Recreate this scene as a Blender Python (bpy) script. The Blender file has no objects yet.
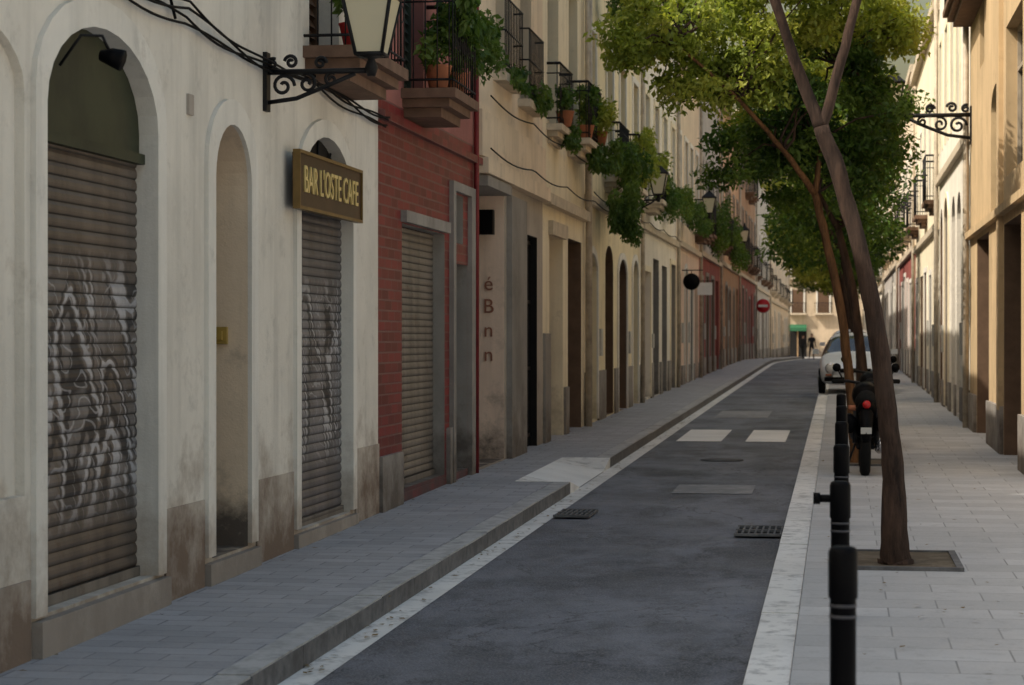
import bpy, math, random
import numpy as np
from mathutils import Vector
random.seed(7); np.random.seed(7)
scene=bpy.context.scene
def g(y):
    a=.0084*y; b=.764-.0079*(y-91); k=.05
    m=min(a,b)
    return m-k*math.log(math.exp(-(a-m)/k)+math.exp(-(b-m)/k))

# ------------------------------------------------------------------ materials
class NT:
    def __init__(s,name):
        s.m=bpy.data.materials.new(name); s.m.use_nodes=True
        s.t=s.m.node_tree; s.t.nodes.clear()
        s.out=s.t.nodes.new('ShaderNodeOutputMaterial')
        s.pos=s.t.nodes.new('ShaderNodeTexCoord').outputs['Object']
    def L(s,a,b):
        if hasattr(a,'is_linked') or hasattr(a,'links'): s.t.links.new(a,b)
        else: b.default_value=a
    def noise(s,vec=None,scale=5,detail=5,dist=0,rough=.6):
        n=s.t.nodes.new('ShaderNodeTexNoise'); s.L(vec or s.pos,n.inputs['Vector'])
        n.inputs['Scale'].default_value=scale; n.inputs['Detail'].default_value=detail
        n.inputs['Distortion'].default_value=dist; n.inputs['Roughness'].default_value=rough
        return n.outputs['Fac']
    def scl(s,v,x,y,z):
        n=s.t.nodes.new('ShaderNodeVectorMath'); n.operation='MULTIPLY'
        s.L(v,n.inputs[0]); n.inputs[1].default_value=(x,y,z); return n.outputs[0]
    def mr(s,v,a,b,c=0,d=1):
        n=s.t.nodes.new('ShaderNodeMapRange'); s.L(v,n.inputs[0])
        for i,q in enumerate((a,b,c,d)): n.inputs[i+1].default_value=q
        return n.outputs[0]
    def math(s,op,a,b=0):
        n=s.t.nodes.new('ShaderNodeMath'); n.operation=op; s.L(a,n.inputs[0]); s.L(b,n.inputs[1]); return n.outputs[0]
    def mix(s,f,a,b,mode='MIX'):
        n=s.t.nodes.new('ShaderNodeMix'); n.data_type='RGBA'; n.blend_type=mode
        s.L(f,n.inputs[0])
        for v,i in ((a,6),(b,7)):
            if isinstance(v,tuple): n.inputs[i].default_value=(v[0],v[1],v[2],1)
            else: s.L(v,n.inputs[i])
        return n.outputs[2]
    def xyz(s):
        n=s.t.nodes.new('ShaderNodeSeparateXYZ'); s.L(s.pos,n.inputs[0]); return n.outputs
    def comb(s,a,b,c=0.0):
        n=s.t.nodes.new('ShaderNodeCombineXYZ'); s.L(a,n.inputs[0]); s.L(b,n.inputs[1]); s.L(c,n.inputs[2]); return n.outputs[0]
    def bump(s,h,strength=.3,dist=.01):
        n=s.t.nodes.new('ShaderNodeBump'); n.inputs['Strength'].default_value=strength; n.inputs['Distance'].default_value=dist
        s.L(h,n.inputs['Height']); return n.outputs[0]
    def fin(s,col,rough=.85,normal=None,metal=0,spec=.3,**kw):
        p=s.t.nodes.new('ShaderNodeBsdfPrincipled')
        if isinstance(col,tuple): p.inputs['Base Color'].default_value=(*col,1)
        else: s.L(col,p.inputs['Base Color'])
        s.L(rough,p.inputs['Roughness']); p.inputs['Metallic'].default_value=metal
        p.inputs['Specular IOR Level'].default_value=spec
        if normal is not None: s.L(normal,p.inputs['Normal'])
        s.t.links.new(p.outputs[0],s.out.inputs[0]); return s.m

def sc(c,k): return tuple(min(1,x*k) for x in c)
def plaster(name,col,dark=.72,grime=(.12,.1,.085),gh=.9,gs=1.0,streak=.8,bump=.35):
    n=NT(name); z=n.xyz()[2]
    c=n.mix(n.mr(n.noise(scale=.9,detail=8),.38,.68),col,sc(col,dark))
    c=n.mix(n.mr(n.noise(n.scl(n.pos,4,4,.35),scale=1,detail=6),.48,.75,0,.6),c,sc(col,streak*.72))
    c=n.mix(n.mr(n.noise(scale=14,detail=6),.55,.8,0,.3),c,sc(col,1.12))
    c=n.mix(n.mr(n.noise(scale=2.6,detail=9,rough=.75),.56,.66,0,.45),c,sc(col,.58))
    gm=n.math('ADD',n.mr(z,.15,gh+.45,1,0),n.mr(n.noise(scale=2.2,detail=9,rough=.7),.3,.7,-.5,.4))
    c=n.mix(n.math('MULTIPLY',n.mr(gm,.2,.85),gs),c,grime)
    h=n.math('ADD',n.noise(scale=5,detail=8),n.math('MULTIPLY',n.noise(scale=70,detail=3),.35))
    return n.fin(c,.9,n.bump(h,bump,.02),spec=.2)
def simple(name,col,rough=.6,metal=0,var=.7,sc_=6,spec=.3,bump=.1):
    n=NT(name)
    c=n.mix(n.mr(n.noise(scale=sc_,detail=7),.35,.7),col,sc(col,var))
    return n.fin(c,rough,n.bump(n.noise(scale=sc_*5),bump,.005),metal=metal,spec=spec)
def brickwall(name,col,mortar,w,h,gh=.9,grime=(.07,.045,.045)):
    n=NT(name); o=n.xyz()
    b=n.t.nodes.new('ShaderNodeTexBrick'); n.L(n.comb(o[1],o[2]),b.inputs['Vector'])
    b.inputs['Scale'].default_value=1; b.inputs['Brick Width'].default_value=w; b.inputs['Row Height'].default_value=h
    b.inputs['Mortar Size'].default_value=.010; b.inputs['Mortar Smooth'].default_value=.1; b.inputs['Color1'].default_value=(*col,1); b.inputs['Color2'].default_value=(*sc(col,.5),1); b.inputs['Mortar'].default_value=(*mortar,1)
    c=n.mix(n.mr(n.noise(scale=1.5,detail=7),.4,.75,0,.4),b.outputs['Color'],sc(col,.5))
    gm=n.math('ADD',n.mr(o[2],.15,gh+.3,1,0),n.mr(n.noise(scale=2.2,detail=9),.3,.7,-.5,.3))
    c=n.mix(n.mr(gm,.2,.9),c,grime)
    return n.fin(c,.5,n.bump(n.math('SUBTRACT',1,b.outputs['Fac']),.7,.015),spec=.35)
def paving(name,col,w,h,mortar=.006,joint=.35,var=.72):
    n=NT(name); o=n.xyz()
    b=n.t.nodes.new('ShaderNodeTexBrick'); n.L(n.comb(o[0],o[1]),b.inputs['Vector'])
    b.inputs['Scale'].default_value=1; b.inputs['Brick Width'].default_value=w; b.inputs['Row Height'].default_value=h
    b.inputs['Mortar Size'].default_value=mortar; b.inputs['Mortar Smooth'].default_value=.2
    b.inputs['Color1'].default_value=(*col,1); b.inputs['Color2'].default_value=(*sc(col,var),1); b.inputs['Mortar'].default_value=(*sc(col,joint),1)
    c=n.mix(n.mr(n.noise(scale=1.1,detail=8),.35,.7,0,.75),b.outputs['Color'],sc(col,.66))
    c=n.mix(n.mr(n.noise(scale=9,detail=8,rough=.7),.54,.72,0,.6),c,sc(col,.48))
    c=n.mix(n.mr(n.noise(scale=60,detail=3),.3,.8,0,.25),c,sc(col,1.3))
    h_=n.math('ADD',n.math('MULTIPLY',b.outputs['Fac'],-1),n.math('MULTIPLY',n.noise(scale=40,detail=5),.4))
    return n.fin(c,n.mr(n.noise(scale=3),.3,.7,.55,.85),n.bump(h_,.45,.006),spec=.35)
def asphalt():
    n=NT('asphalt')
    base=(.098,.102,.120)
    c=n.mix(n.mr(n.noise(scale=.5,detail=9,rough=.7),.40,.60),sc(base,.60),sc(base,1.4))
    c=n.mix(n.mr(n.noise(n.scl(n.pos,.7,.28,1),scale=1.7,detail=8,rough=.7),.47,.60,0,.8),c,sc(base,1.9))
    c=n.mix(n.mr(n.noise(scale=6,detail=10,rough=.8),.5,.68,0,.6),c,sc(base,.5))
    v=n.t.nodes.new('ShaderNodeTexVoronoi'); n.L(n.pos,v.inputs['Vector']); v.inputs['Scale'].default_value=60
    c=n.mix(n.mr(v.outputs['Distance'],.1,.5,.75,0),c,(.27,.275,.29))
    cr=n.math('ABSOLUTE',n.math('SUBTRACT',n.noise(n.scl(n.pos,1,.6,1),scale=.7,detail=9,dist=.6),.5))
    c=n.mix(n.mr(cr,.0,.005,.8,0),c,(.02,.02,.022))
    h=n.math('ADD',v.outputs['Distance'],n.noise(scale=3,detail=6))
    return n.fin(c,n.mr(n.noise(scale=1.2,detail=6),.3,.7,.5,.8),n.bump(h,.6,.01),spec=.4)
def worn(name,a,b,lo=.45,hi=.6,s=7):
    n=NT(name)
    c=n.mix(n.mr(n.noise(scale=s,detail=10,rough=.72),lo,hi),a,b)
    c=n.mix(n.mr(n.noise(scale=.8,detail=4),.4,.7,0,.5),c,sc(a,.6))
    return n.fin(c,.8,n.bump(n.noise(scale=50),.3,.005))
def shutter_mat(name,col,graf,z0,rust=(.085,.05,.03),white=(.50,.51,.55)):
    n=NT(name); o=n.xyz()
    c=n.mix(n.mr(n.noise(n.scl(n.pos,3,3,.5),scale=1.2,detail=8),.4,.68),col,sc(col,.5))
    c=n.mix(n.mr(n.noise(scale=5,detail=9,rough=.75),.56,.66,0,.7),c,rust)
    if graf>0:
        v2=n.scl(n.pos,0,1.1,.62)
        za=n.math('MULTIPLY',n.mr(o[2],.75,1.05),n.mr(o[2],2.1,2.35,1,0))
        haze=n.math('MULTIPLY',n.mr(n.noise(v2,scale=1.3,detail=6,dist=1.5,rough=.7),.38,.55,0,.5*graf),za)
        c=n.mix(haze,c,sc(white,.5))
        N1=n.noise(v2,scale=.9,detail=.5,dist=3.0)
        l=n.mr(n.math('ABSOLUTE',n.math('SUBTRACT',N1,.5)),.020,.028,1,0)
        l2=n.mr(n.math('ABSOLUTE',n.math('SUBTRACT',n.noise(n.scl(n.pos,0,1,.9),scale=1.4,detail=.4,dist=4),.46)),.014,.022,1,0)
        edge=n.math('MULTIPLY',n.mr(n.math('ABSOLUTE',n.math('SUBTRACT',N1,.43)),.022,.034,.92,0),za)
        edge2=n.math('MULTIPLY',n.mr(n.math('ABSOLUTE',n.math('SUBTRACT',N1,.565)),.014,.024,.85,0),za)
        c=n.mix(n.math('MAXIMUM',edge,edge2),c,(.016,.016,.02))
        l=n.math('MULTIPLY',n.math('MAXIMUM',l,n.math('MULTIPLY',l2,.6)),za)
        l=n.math('MULTIPLY',l,n.mr(n.noise(scale=18,detail=7,rough=.7),.3,.55,.4,.85*graf))
        c=n.mix(l,c,white)
    z=n.math('FRACT',n.math('MULTIPLY',n.math('SUBTRACT',o[2],z0),1/.07))
    c=n.mix(n.mr(z,.0,.3,.88,0),c,sc(col,.15))
    return n.fin(c,.5,n.bump(n.noise(scale=30,detail=5),.2,.004),metal=.2,spec=.35)
def leafmat(name,dark,light,yel):
    n=NT(name)
    gi=n.t.nodes.new('ShaderNodeNewGeometry').outputs['Random Per Island']
    c=n.mix(gi,dark,light)
    c=n.mix(n.mr(n.noise(scale=1.1,detail=3),.45,.65,0,.8),c,yel)
    d=n.t.nodes.new('ShaderNodeBsdfPrincipled'); n.L(c,d.inputs['Base Color']); d.inputs['Roughness'].default_value=.45; d.inputs['Specular IOR Level'].default_value=.35
    t=n.t.nodes.new('ShaderNodeBsdfTranslucent'); n.L(n.mix(1.0,c,(1.0,1.0,.45),'MULTIPLY'),t.inputs[0])
    m=n.t.nodes.new('ShaderNodeMixShader'); m.inputs[0].default_value=.5
    n.t.links.new(d.outputs[0],m.inputs[1]); n.t.links.new(t.outputs[0],m.inputs[2]); n.t.links.new(m.outputs[0],n.out.inputs[0])
    return n.m
def bark(name,lo,hi,mid):
    n=NT(name)
    f=n.noise(n.scl(n.pos,9,9,1.6),scale=1.5,detail=8,rough=.7)
    c=n.mix(n.mr(f,.35,.65),lo,hi)
    c=n.mix(n.mr(n.noise(scale=4,detail=5),.5,.7,0,.5),c,mid)
    return n.fin(c,.9,n.bump(f,.9,.03),spec=.2)

M={}
M['white']=plaster('plaster_offwhite',(.76,.72,.65),dark=.84,grime=(.27,.21,.16),gh=1.0,gs=.85)
M['trimw']=plaster('plaster_trim',(.80,.77,.71),dark=.86,grime=(.34,.27,.21),gh=.7,gs=.75)
M['plinthw']=plaster('plaster_plinth',(.56,.50,.43),dark=.62,grime=(.16,.11,.08),gh=1.05,gs=.9)
M['red']=brickwall('red_brick',(.22,.022,.026),(.17,.075,.07),.28,.095)
M['pink']=plaster('plaster_pink',(.38,.16,.14),gh=.2,gs=.3)
M['redtrim']=simple('red_paint',(.20,.02,.024),.5)
M['greystone']=plaster('grey_stone',(.33,.305,.28),dark=.65,grime=(.13,.11,.095))
M['beige']=plaster('plaster_beige',(.80,.66,.50),dark=.85)
M['pinkbeige']=plaster('plaster_pinkbeige',(.80,.62,.50),dark=.88)
M['concrete']=plaster('concrete',(.46,.41,.36),dark=.72,grime=(.17,.14,.12),gs=.5)
M['cream']=plaster('plaster_cream',(.84,.75,.57),dark=.9,gs=.5)
M['yellow']=plaster('plaster_yellow',(.84,.73,.50),dark=.88,gs=.5)
M['pale']=plaster('plaster_pale',(.82,.77,.68),dark=.88,gs=.5)
M['tan']=plaster('plaster_tan',(.58,.43,.26),dark=.78,grime=(.24,.17,.11),gh=1.1,gs=.8)
M['grey']=plaster('plaster_grey',(.52,.49,.46),dark=.78)
M['brown']=plaster('plaster_brown',(.42,.26,.17),dark=.7)
M['darkred']=plaster('plaster_darkred',(.30,.09,.08),dark=.7)
M['orange']=plaster('plaster_orange',(.62,.40,.26),dark=.75)
M['endc']=plaster('plaster_end',(.56,.45,.33),dark=.8)
M['sh1']=shutter_mat('shutter_brown',(.135,.11,.092),.9,.48)
M['sh2']=shutter_mat('shutter_grey',(.15,.14,.145),1.0,.44)
M['sh3']=shutter_mat('shutter_plain',(.21,.185,.16),0,.48)
M['green']=simple('green_panel',(.035,.042,.02),.6,var=.5,sc_=3)
M['wood']=simple('dark_wood',(.055,.033,.022),.6,sc_=8)
M['shaderev']=simple('shaded_brown_jamb',(.16,.10,.065),.7,sc_=5)  # dark brown paints the shade of deep doorways onto the reveals
M['tanwood']=simple('tan_door',(.42,.28,.16),.6,var=.75)
M['louvre']=simple('louvre_green',(.055,.075,.06),.6)
M['louvreb']=simple('louvre_brown',(.13,.075,.045),.6)
M['iron']=simple('wrought_iron',(.010,.010,.012),.55,metal=0,spec=.25)
M['slab']=simple('balcony_stone',(.19,.115,.08),.85,var=.6)
M['slabl']=simple('balcony_plaster',(.62,.53,.41),.85,var=.65)
M['frame']=simple('window_frame',(.4,.34,.27),.6)
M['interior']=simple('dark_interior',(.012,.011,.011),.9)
M['sign']=simple('sign_board',(.06,.032,.018),.4,var=.5)
M['gold']=simple('gold_letters',(.80,.62,.26),.35,metal=.1,var=.8)
M['brassd']=simple('aged_brass',(.22,.14,.05),.45,metal=.3)
M['brass']=simple('brass_plate',(.5,.36,.1),.4,metal=.3)
M['redletters']=simple('painted_letters',(.30,.13,.09),.7)
M['black']=simple('black_paint',(.003,.003,.004),.55,spec=.08,var=.8)
M['ringm']=simple('reflective_ring',(.06,.06,.07),.4)
M['rubber']=simple('rubber',(.010,.010,.010),.85,spec=.15)
M['chrome']=simple('chrome',(.5,.5,.52),.25,metal=.9,var=.9)
M['carpaint']=simple('silver_paint',(.62,.65,.70),.28,metal=.1,var=.95,spec=.6,bump=0)
M['redlamp']=simple('red_plastic',(.5,.02,.02),.3)
M['signred']=simple('sign_red',(.55,.02,.03),.4,var=.9)
M['signwhite']=simple('sign_white',(.8,.8,.8),.4,var=.9)
M['pot']=simple('terracotta',(.38,.14,.07),.8)
M['potred']=simple('red_pot',(.45,.03,.03),.5)
M['pipe']=simple('zinc_pipe',(.50,.43,.34),.5,var=.6)
M['box']=simple('meter_box',(.5,.49,.46),.5,var=.8)
M['awning']=simple('green_awning',(.03,.14,.07),.7)
M['asphalt']=asphalt()
M['patch']=worn('concrete_patch',(.24,.245,.255),(.34,.34,.355))
M['gutter']=worn('gutter_stone',(.78,.77,.75),(.38,.375,.37),.5,.66)
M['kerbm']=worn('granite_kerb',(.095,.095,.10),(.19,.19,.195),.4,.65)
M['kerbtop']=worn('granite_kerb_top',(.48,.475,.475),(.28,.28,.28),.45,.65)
M['paint']=worn('road_paint',(.84,.84,.83),(.4,.4,.4),.6,.7,9)
M['pavl']=paving('pavement_slabs_small',(.42,.42,.445),.4,.2)
M['pavr']=paving('pavement_slabs',(.53,.53,.54),.6,.4)
M['dirt']=worn('tree_pit_soil',(.10,.075,.05),(.18,.15,.11))
M['ground']=worn('ground_earth',(.45,.42,.37),(.35,.33,.3))
M['bark']=bark('bark_dark',(.018,.012,.010),(.085,.052,.038),(.05,.036,.03))
M['bark_lit']=bark('bark_orange_lit',(.05,.025,.012),(.22,.11,.05),(.12,.065,.035))  # lighter orange bark paints sunlight onto the second trunk
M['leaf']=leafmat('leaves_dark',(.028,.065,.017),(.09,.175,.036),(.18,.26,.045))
M['leaf_sunlit']=leafmat('leaves_sunlit',(.16,.22,.035),(.33,.40,.07),(.52,.51,.11))  # brighter yellow-green: sunlight painted into the leaf colour
M['leafp']=leafmat('leaves_potted',(.04,.09,.02),(.11,.2,.045),(.17,.25,.06))
def glassm():
    n=NT('window_glass'); c=n.mix(n.mr(n.noise(scale=1.3),.4,.6),(.02,.025,.03),(.06,.06,.06))
    return n.fin(c,.08,spec=.8)
M['glass']=glassm()
n=NT('lantern_glass'); M['lglass']=n.fin((.62,.57,.42),.25,spec=.5)

# ------------------------------------------------------------------ builder
class B:
    def __init__(s,name,loc=(0,0,0)):
        s.e=bpy.data.objects.new(name,None); scene.collection.objects.link(s.e); s.e.location=loc
        s.e.empty_display_size=.2; s.loc=Vector(loc); s.p={}
    def part(s,p,m,smooth=False):
        if p not in s.p: s.p[p]=[[],[],m,smooth]
        return s.p[p]
    def quad(s,p,m,pts):
        q=s.part(p,m); i=len(q[0]); q[0].extend(pts); q[1].append(tuple(range(i,i+len(pts))))
    def box(s,p,m,x0,x1,y0,y1,z0,z1):
        q=s.part(p,m); i=len(q[0])
        q[0].extend([(x0,y0,z0),(x1,y0,z0),(x1,y1,z0),(x0,y1,z0),(x0,y0,z1),(x1,y0,z1),(x1,y1,z1),(x0,y1,z1)])
        for f in ((3,2,1,0),(4,5,6,7),(0,1,5,4),(1,2,6,5),(2,3,7,6),(3,0,4,7)): q[1].append(tuple(i+k for k in f))
    def tube(s,p,m,path,r,seg=8,cap=True):
        q=s.part(p,m,True); path=[Vector(a) for a in path]
        rs=r if isinstance(r,(list,tuple)) else [r]*len(path)
        base=len(q[0]); ref=None
        for k,pt in enumerate(path):
            d=(path[min(k+1,len(path)-1)]-path[max(k-1,0)]).normalized()
            if ref is None: ref=Vector((1,0,0)) if abs(d.x)<.8 else Vector((0,1,0))
            u=(ref-d*ref.dot(d)).normalized(); ref=u; v=d.cross(u)
            for j in range(seg):
                a=2*math.pi*j/seg; q[0].append(tuple(pt+(u*math.cos(a)+v*math.sin(a))*rs[k]))
        for k in range(len(path)-1):
            for j in range(seg):
                a=base+k*seg+j; b=base+k*seg+(j+1)%seg
                q[1].append((a,b,b+seg,a+seg))
        if cap:
            q[1].append(tuple(base+j for j in range(seg))[::-1]); e=base+(len(path)-1)*seg
            q[1].append(tuple(e+j for j in range(seg)))
    def done(s):
        for nm,(v,f,m,sm) in s.p.items():
            me=bpy.data.meshes.new(nm); me.from_pydata(v,[],f); me.materials.append(m); me.update()
            if sm: me.polygons.foreach_set('use_smooth',[True]*len(f))
            o=bpy.data.objects.new(nm,me); scene.collection.objects.link(o); o.parent=s.e; o.location=-s.loc
        return s.e
    def text(s,nm,m,txt,loc,rot,size,ext=.01):
        c=bpy.data.curves.new(nm,'FONT'); c.body=txt; c.size=size; c.extrude=ext; c.align_x='CENTER'; c.align_y='CENTER'
        c.materials.append(m); o=bpy.data.objects.new(nm,c); scene.collection.objects.link(o)
        o.parent=s.e; o.location=Vector(loc)-s.loc; o.rotation_euler=rot; return o

def facade(b,X,s,y0,y1,z0,z1,ops,wall,part='walls'):
    ys=sorted({y0,y1,*[o[0] for o in ops],*[o[1] for o in ops]})
    zs=sorted({z0,z1,*[o[2] for o in ops],*[o[3] for o in ops]})
    for i in range(len(ys)-1):
        for j in range(len(zs)-1):
            cy=(ys[i]+ys[i+1])/2; cz=(zs[j]+zs[j+1])/2
            if any(o[0]<cy<o[1] and o[2]<cz<o[3] for o in ops): continue
            b.quad(part,wall,[(X,ys[i],zs[j]),(X,ys[i+1],zs[j]),(X,ys[i+1],zs[j+1]),(X,ys[i],zs[j+1])])
    for o in ops:
        ya,yb,za,zt,rise,dep=o[:6]; rv=o[6] if len(o)>6 else wall
        xi=X-s*dep; sp=zt-rise; rp='reveals_'+rv.name
        b.quad(rp,rv,[(X,ya,za),(xi,ya,za),(xi,ya,sp),(X,ya,sp)])
        b.quad(rp,rv,[(X,yb,za),(xi,yb,za),(xi,yb,sp),(X,yb,sp)])
        b.quad(rp,rv,[(X,ya,za),(xi,ya,za),(xi,yb,za),(X,yb,za)])
        P=arcpts(ya,yb,zt,rise)
        for k in range(len(P)-1):
            (a,c),(d,e)=P[k],P[k+1]
            b.quad(rp,rv,[(X,a,c),(xi,a,c),(xi,d,e),(X,d,e)])
            if rise>0: b.quad(part,wall,[(X,a,c),(X,d,e),(X,d,zt),(X,a,zt)])
def arcpts(ya,yb,zt,rise,n=14):
    if rise<=0: return [(ya,zt),(yb,zt)]
    c=(ya+yb)/2; r=(yb-ya)/2
    return [(c-r*math.cos(math.pi*k/n), zt-rise+rise*math.sin(math.pi*k/n)) for k in range(n+1)]
def ring(b,part,m,X,s,ya,yb,za,zt,rise,w,proud):
    inn=[(ya,za)]+arcpts(ya,yb,zt,rise)+[(yb,za)]
    out=[(ya-w,za)]+arcpts(ya-w,yb+w,zt+w,rise+(w*.5 if rise>0 else 0))+[(yb+w,za)]
    x=X+s*proud
    for k in range(len(inn)-1):
        a,c,d,e=inn[k],inn[k+1],out[k+1],out[k]
        b.quad(part,m,[(x,*a),(x,*c),(x,*d),(x,*e)])
        b.quad(part,m,[(X,*e),(X,*d),(x,*d),(x,*e)])
        b.quad(part,m,[(X,*a),(X,*c),(x,*c),(x,*a)])
def body(b,X,s,y0,y1,z0,z1,wall,deep=9,step=0):
    xb=X-s*deep
    b.quad('walls',wall,[(X,y0,z0),(xb,y0,z0),(xb,y0,z1),(X,y0,z1)])
    b.quad('walls',wall,[(X,y1,z0),(xb,y1,z0),(xb,y1,z1),(X,y1,z1)])
    b.quad('walls',wall,[(xb,y1,z0),(xb,y0,z0),(xb,y0,z1),(xb,y1,z1)])
    b.quad('roof',M['greystone'],[(X,y0,z1),(X,y1,z1),(xb,y1,z1),(xb,y0,z1)])
    a,c=sorted((X+s*.16,X-s*.2)); b.box('cornice',M['slabl'],a,c,y0+.01,y1-.01,z1-.02,z1+.2)
def rollshutter(b,part,m,x,s,ya,yb,za,zb,pitch=.07,amp=.012):
    q=b.part(part,m); n=int((zb-za)/pitch)+1
    prof=[(0,0),(.12,.7),(.4,1),(.7,.8),(.95,.1)]
    zz=[]
    for i in range(n):
        for f,a in prof:
            z=za+(i+f)*pitch
            if z<zb: zz.append((z,a*amp))
    base=len(q[0])
    for z,a in zz: q[0].extend([(x+s*a,ya,z),(x+s*a,yb,z)])
    for i in range(len(zz)-1):
        k=base+2*i; q[1].append((k,k+1,k+3,k+2))
    c,d=sorted((x-s*.01,x+s*.03)); b.box(part+'_bottom_bar',M['sh3'],c,d,ya,yb,za-.06,za)
def fill(b,X,s,o,kind):
    ya,yb,za,zt,rise,dep=o[:6]; x=X-s*(dep-.01)
    if kind=='glass':
        b.quad('window_panes',M['glass'],[(x,ya,za),(x,yb,za),(x,yb,zt),(x,ya,zt)])
        def fr(a,c,d,f):
            p,q=sorted((x+s*.003,x+s*.05)); b.box('window_frames',M['frame'],p,q,a,c,d,f)
        w=.06; ym=(ya+yb)/2
        fr(ya,ya+w,za,zt);fr(yb-w,yb,za,zt);fr(ym-.04,ym+.04,za,zt);fr(ya+w,ym-.04,za,za+.07);fr(ym+.04,yb-w,za,za+.07);fr(ya+w,ym-.04,zt-.07,zt);fr(ym+.04,yb-w,zt-.07,zt)
        fr(ya+w,ym-.04,za+(zt-za)*.7,za+(zt-za)*.7+.05);fr(ym+.04,yb-w,za+(zt-za)*.7,za+(zt-za)*.7+.05)
    elif kind in('louvre','louvreb'):
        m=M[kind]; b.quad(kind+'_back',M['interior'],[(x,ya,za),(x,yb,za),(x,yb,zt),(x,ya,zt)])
        n=int((zt-za)/.09)
        for i in range(n):
            z=za+i*.09; b.quad(kind+'_slats',m,[(x+s*.02,ya,z+.075),(x+s*.02,yb,z+.075),(x+s*.06,yb,z),(x+s*.06,ya,z)])
        p,q=sorted((x+s*.005,x+s*.07)); ym=(ya+yb)/2
        for yy in (ya+.03,ym,yb-.03): b.box(kind+'_stiles',m,p,q,yy-.03,yy+.03,za,zt)
    elif kind=='door' or kind=='tandoor':
        m=M['wood'] if kind=='door' else M['tanwood']
        b.quad('door_leaf_'+kind,m,[(x,ya,za),(x,yb,za),(x,yb,zt),(x,ya,zt)])
        p,q=sorted((x+s*.005,x+s*.04)); n=max(2,int((yb-ya)/.5)); w=(yb-ya)/n
        for i in range(n):
            for (a,c) in ((.08,.38),(.45,.9)):
                b.box('door_panels_'+kind,m,p,q,ya+i*w+.06,ya+(i+1)*w-.06,za+(zt-za)*a,za+(zt-za)*c)
    elif kind=='shutter':
        rollshutter(b,'roller_shutter',M['sh3'],x,s,ya,yb,za+.06,zt-.02)
    elif kind=='dark':
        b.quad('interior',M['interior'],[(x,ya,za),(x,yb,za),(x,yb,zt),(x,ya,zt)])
def balcony(b,X,s,ya,yb,z,dep=.55,m=None,H=.95):
    m=m or M['slab']
    def bx(p,mm,xa,xb,*r):
        c,d=sorted((X+s*xa,X+s*xb)); b.box(p,mm,c,d,*r)
    bx('balcony_slab',m,.0,dep,ya,yb,z-.09,z)
    bx('balcony_slab',m,.0,dep-.07,ya+.07,yb-.07,z-.17,z-.092)
    bx('balcony_slab',m,.0,dep-.16,ya+.14,yb-.14,z-.26,z-.172)
    for zz,w in ((z+.08,.012),(z+H,.02),(z+H-.14,.009)):
        b.tube('balcony_railing',M['iron'],[(X,ya+.03,zz),(X+s*(dep-.03),ya+.03,zz),(X+s*(dep-.03),yb-.03,zz),(X,yb-.03,zz)],w,4)
    n=int((yb-ya-.06)/.12)
    for i in range(n+1):
        y=ya+.03+(yb-ya-.06)*i/n; x=X+s*(dep-.03)
        b.tube('balcony_railing',M['iron'],[(x,y,z),(x,y,z+H)],.0065,4)
    n=int(dep/.12)
    for i in range(1,n+1):
        for y in (ya+.03,yb-.03): x=X+s*(dep-.03)*i/(n+.3); b.tube('balcony_railing',M['iron'],[(x,y,z),(x,y,z+H)],.0065,4)
    k=max(2,int((yb-ya)/.22))
    for i in range(k):
        cy=ya+(i+.5)*(yb-ya)/k
        b.tube('balcony_railing',M['iron'],[(X+s*(dep-.03),cy+.07*math.cos(a),z+.45+.07*math.sin(a)) for a in [q*math.pi/4 for q in range(9)]],.006,4,False)
def leafmesh(clumps,n,size,droop=0):
    C=np.array(clumps,float); w=C[:,3]*C[:,4]*C[:,5]; w=w**.8; w/=w.sum()
    idx=np.random.choice(len(C),n,p=w); c=C[idx]
    d=np.random.normal(size=(n,3)); d/=np.linalg.norm(d,axis=1)[:,None]
    r=np.random.rand(n)**.45
    P=c[:,:3]+d*c[:,3:6]*r[:,None]
    L=np.random.normal(size=(n,3)); L[:,2]-=.35+droop; L/=np.linalg.norm(L,axis=1)[:,None]
    nn=np.random.normal(size=(n,3)); nn[:,2]+=1.2
    W=np.cross(L,nn); W/=np.linalg.norm(W,axis=1)[:,None]
    U=np.cross(W,L)
    s=size*(.6+.8*np.random.rand(n))[:,None]
    v=np.stack([P,P+L*s*.45+W*s*.27+U*s*.08,P+L*s,P+L*s*.45-W*s*.27+U*s*.08],1).reshape(-1,3)
    f=np.arange(n*4).reshape(-1,4)
    return v,f
def leafobj(name,mat,clumps,n,size,parent=None,off=Vector((0,0,0)),droop=0):
    v,f=leafmesh(clumps,n,size,droop)
    me=bpy.data.meshes.new(name); me.from_pydata(v.tolist(),[],f.tolist()); me.materials.append(mat); me.update()
    o=bpy.data.objects.new(name,me); scene.collection.objects.link(o)
    if parent: o.parent=parent; o.location=-off
    return o

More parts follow.
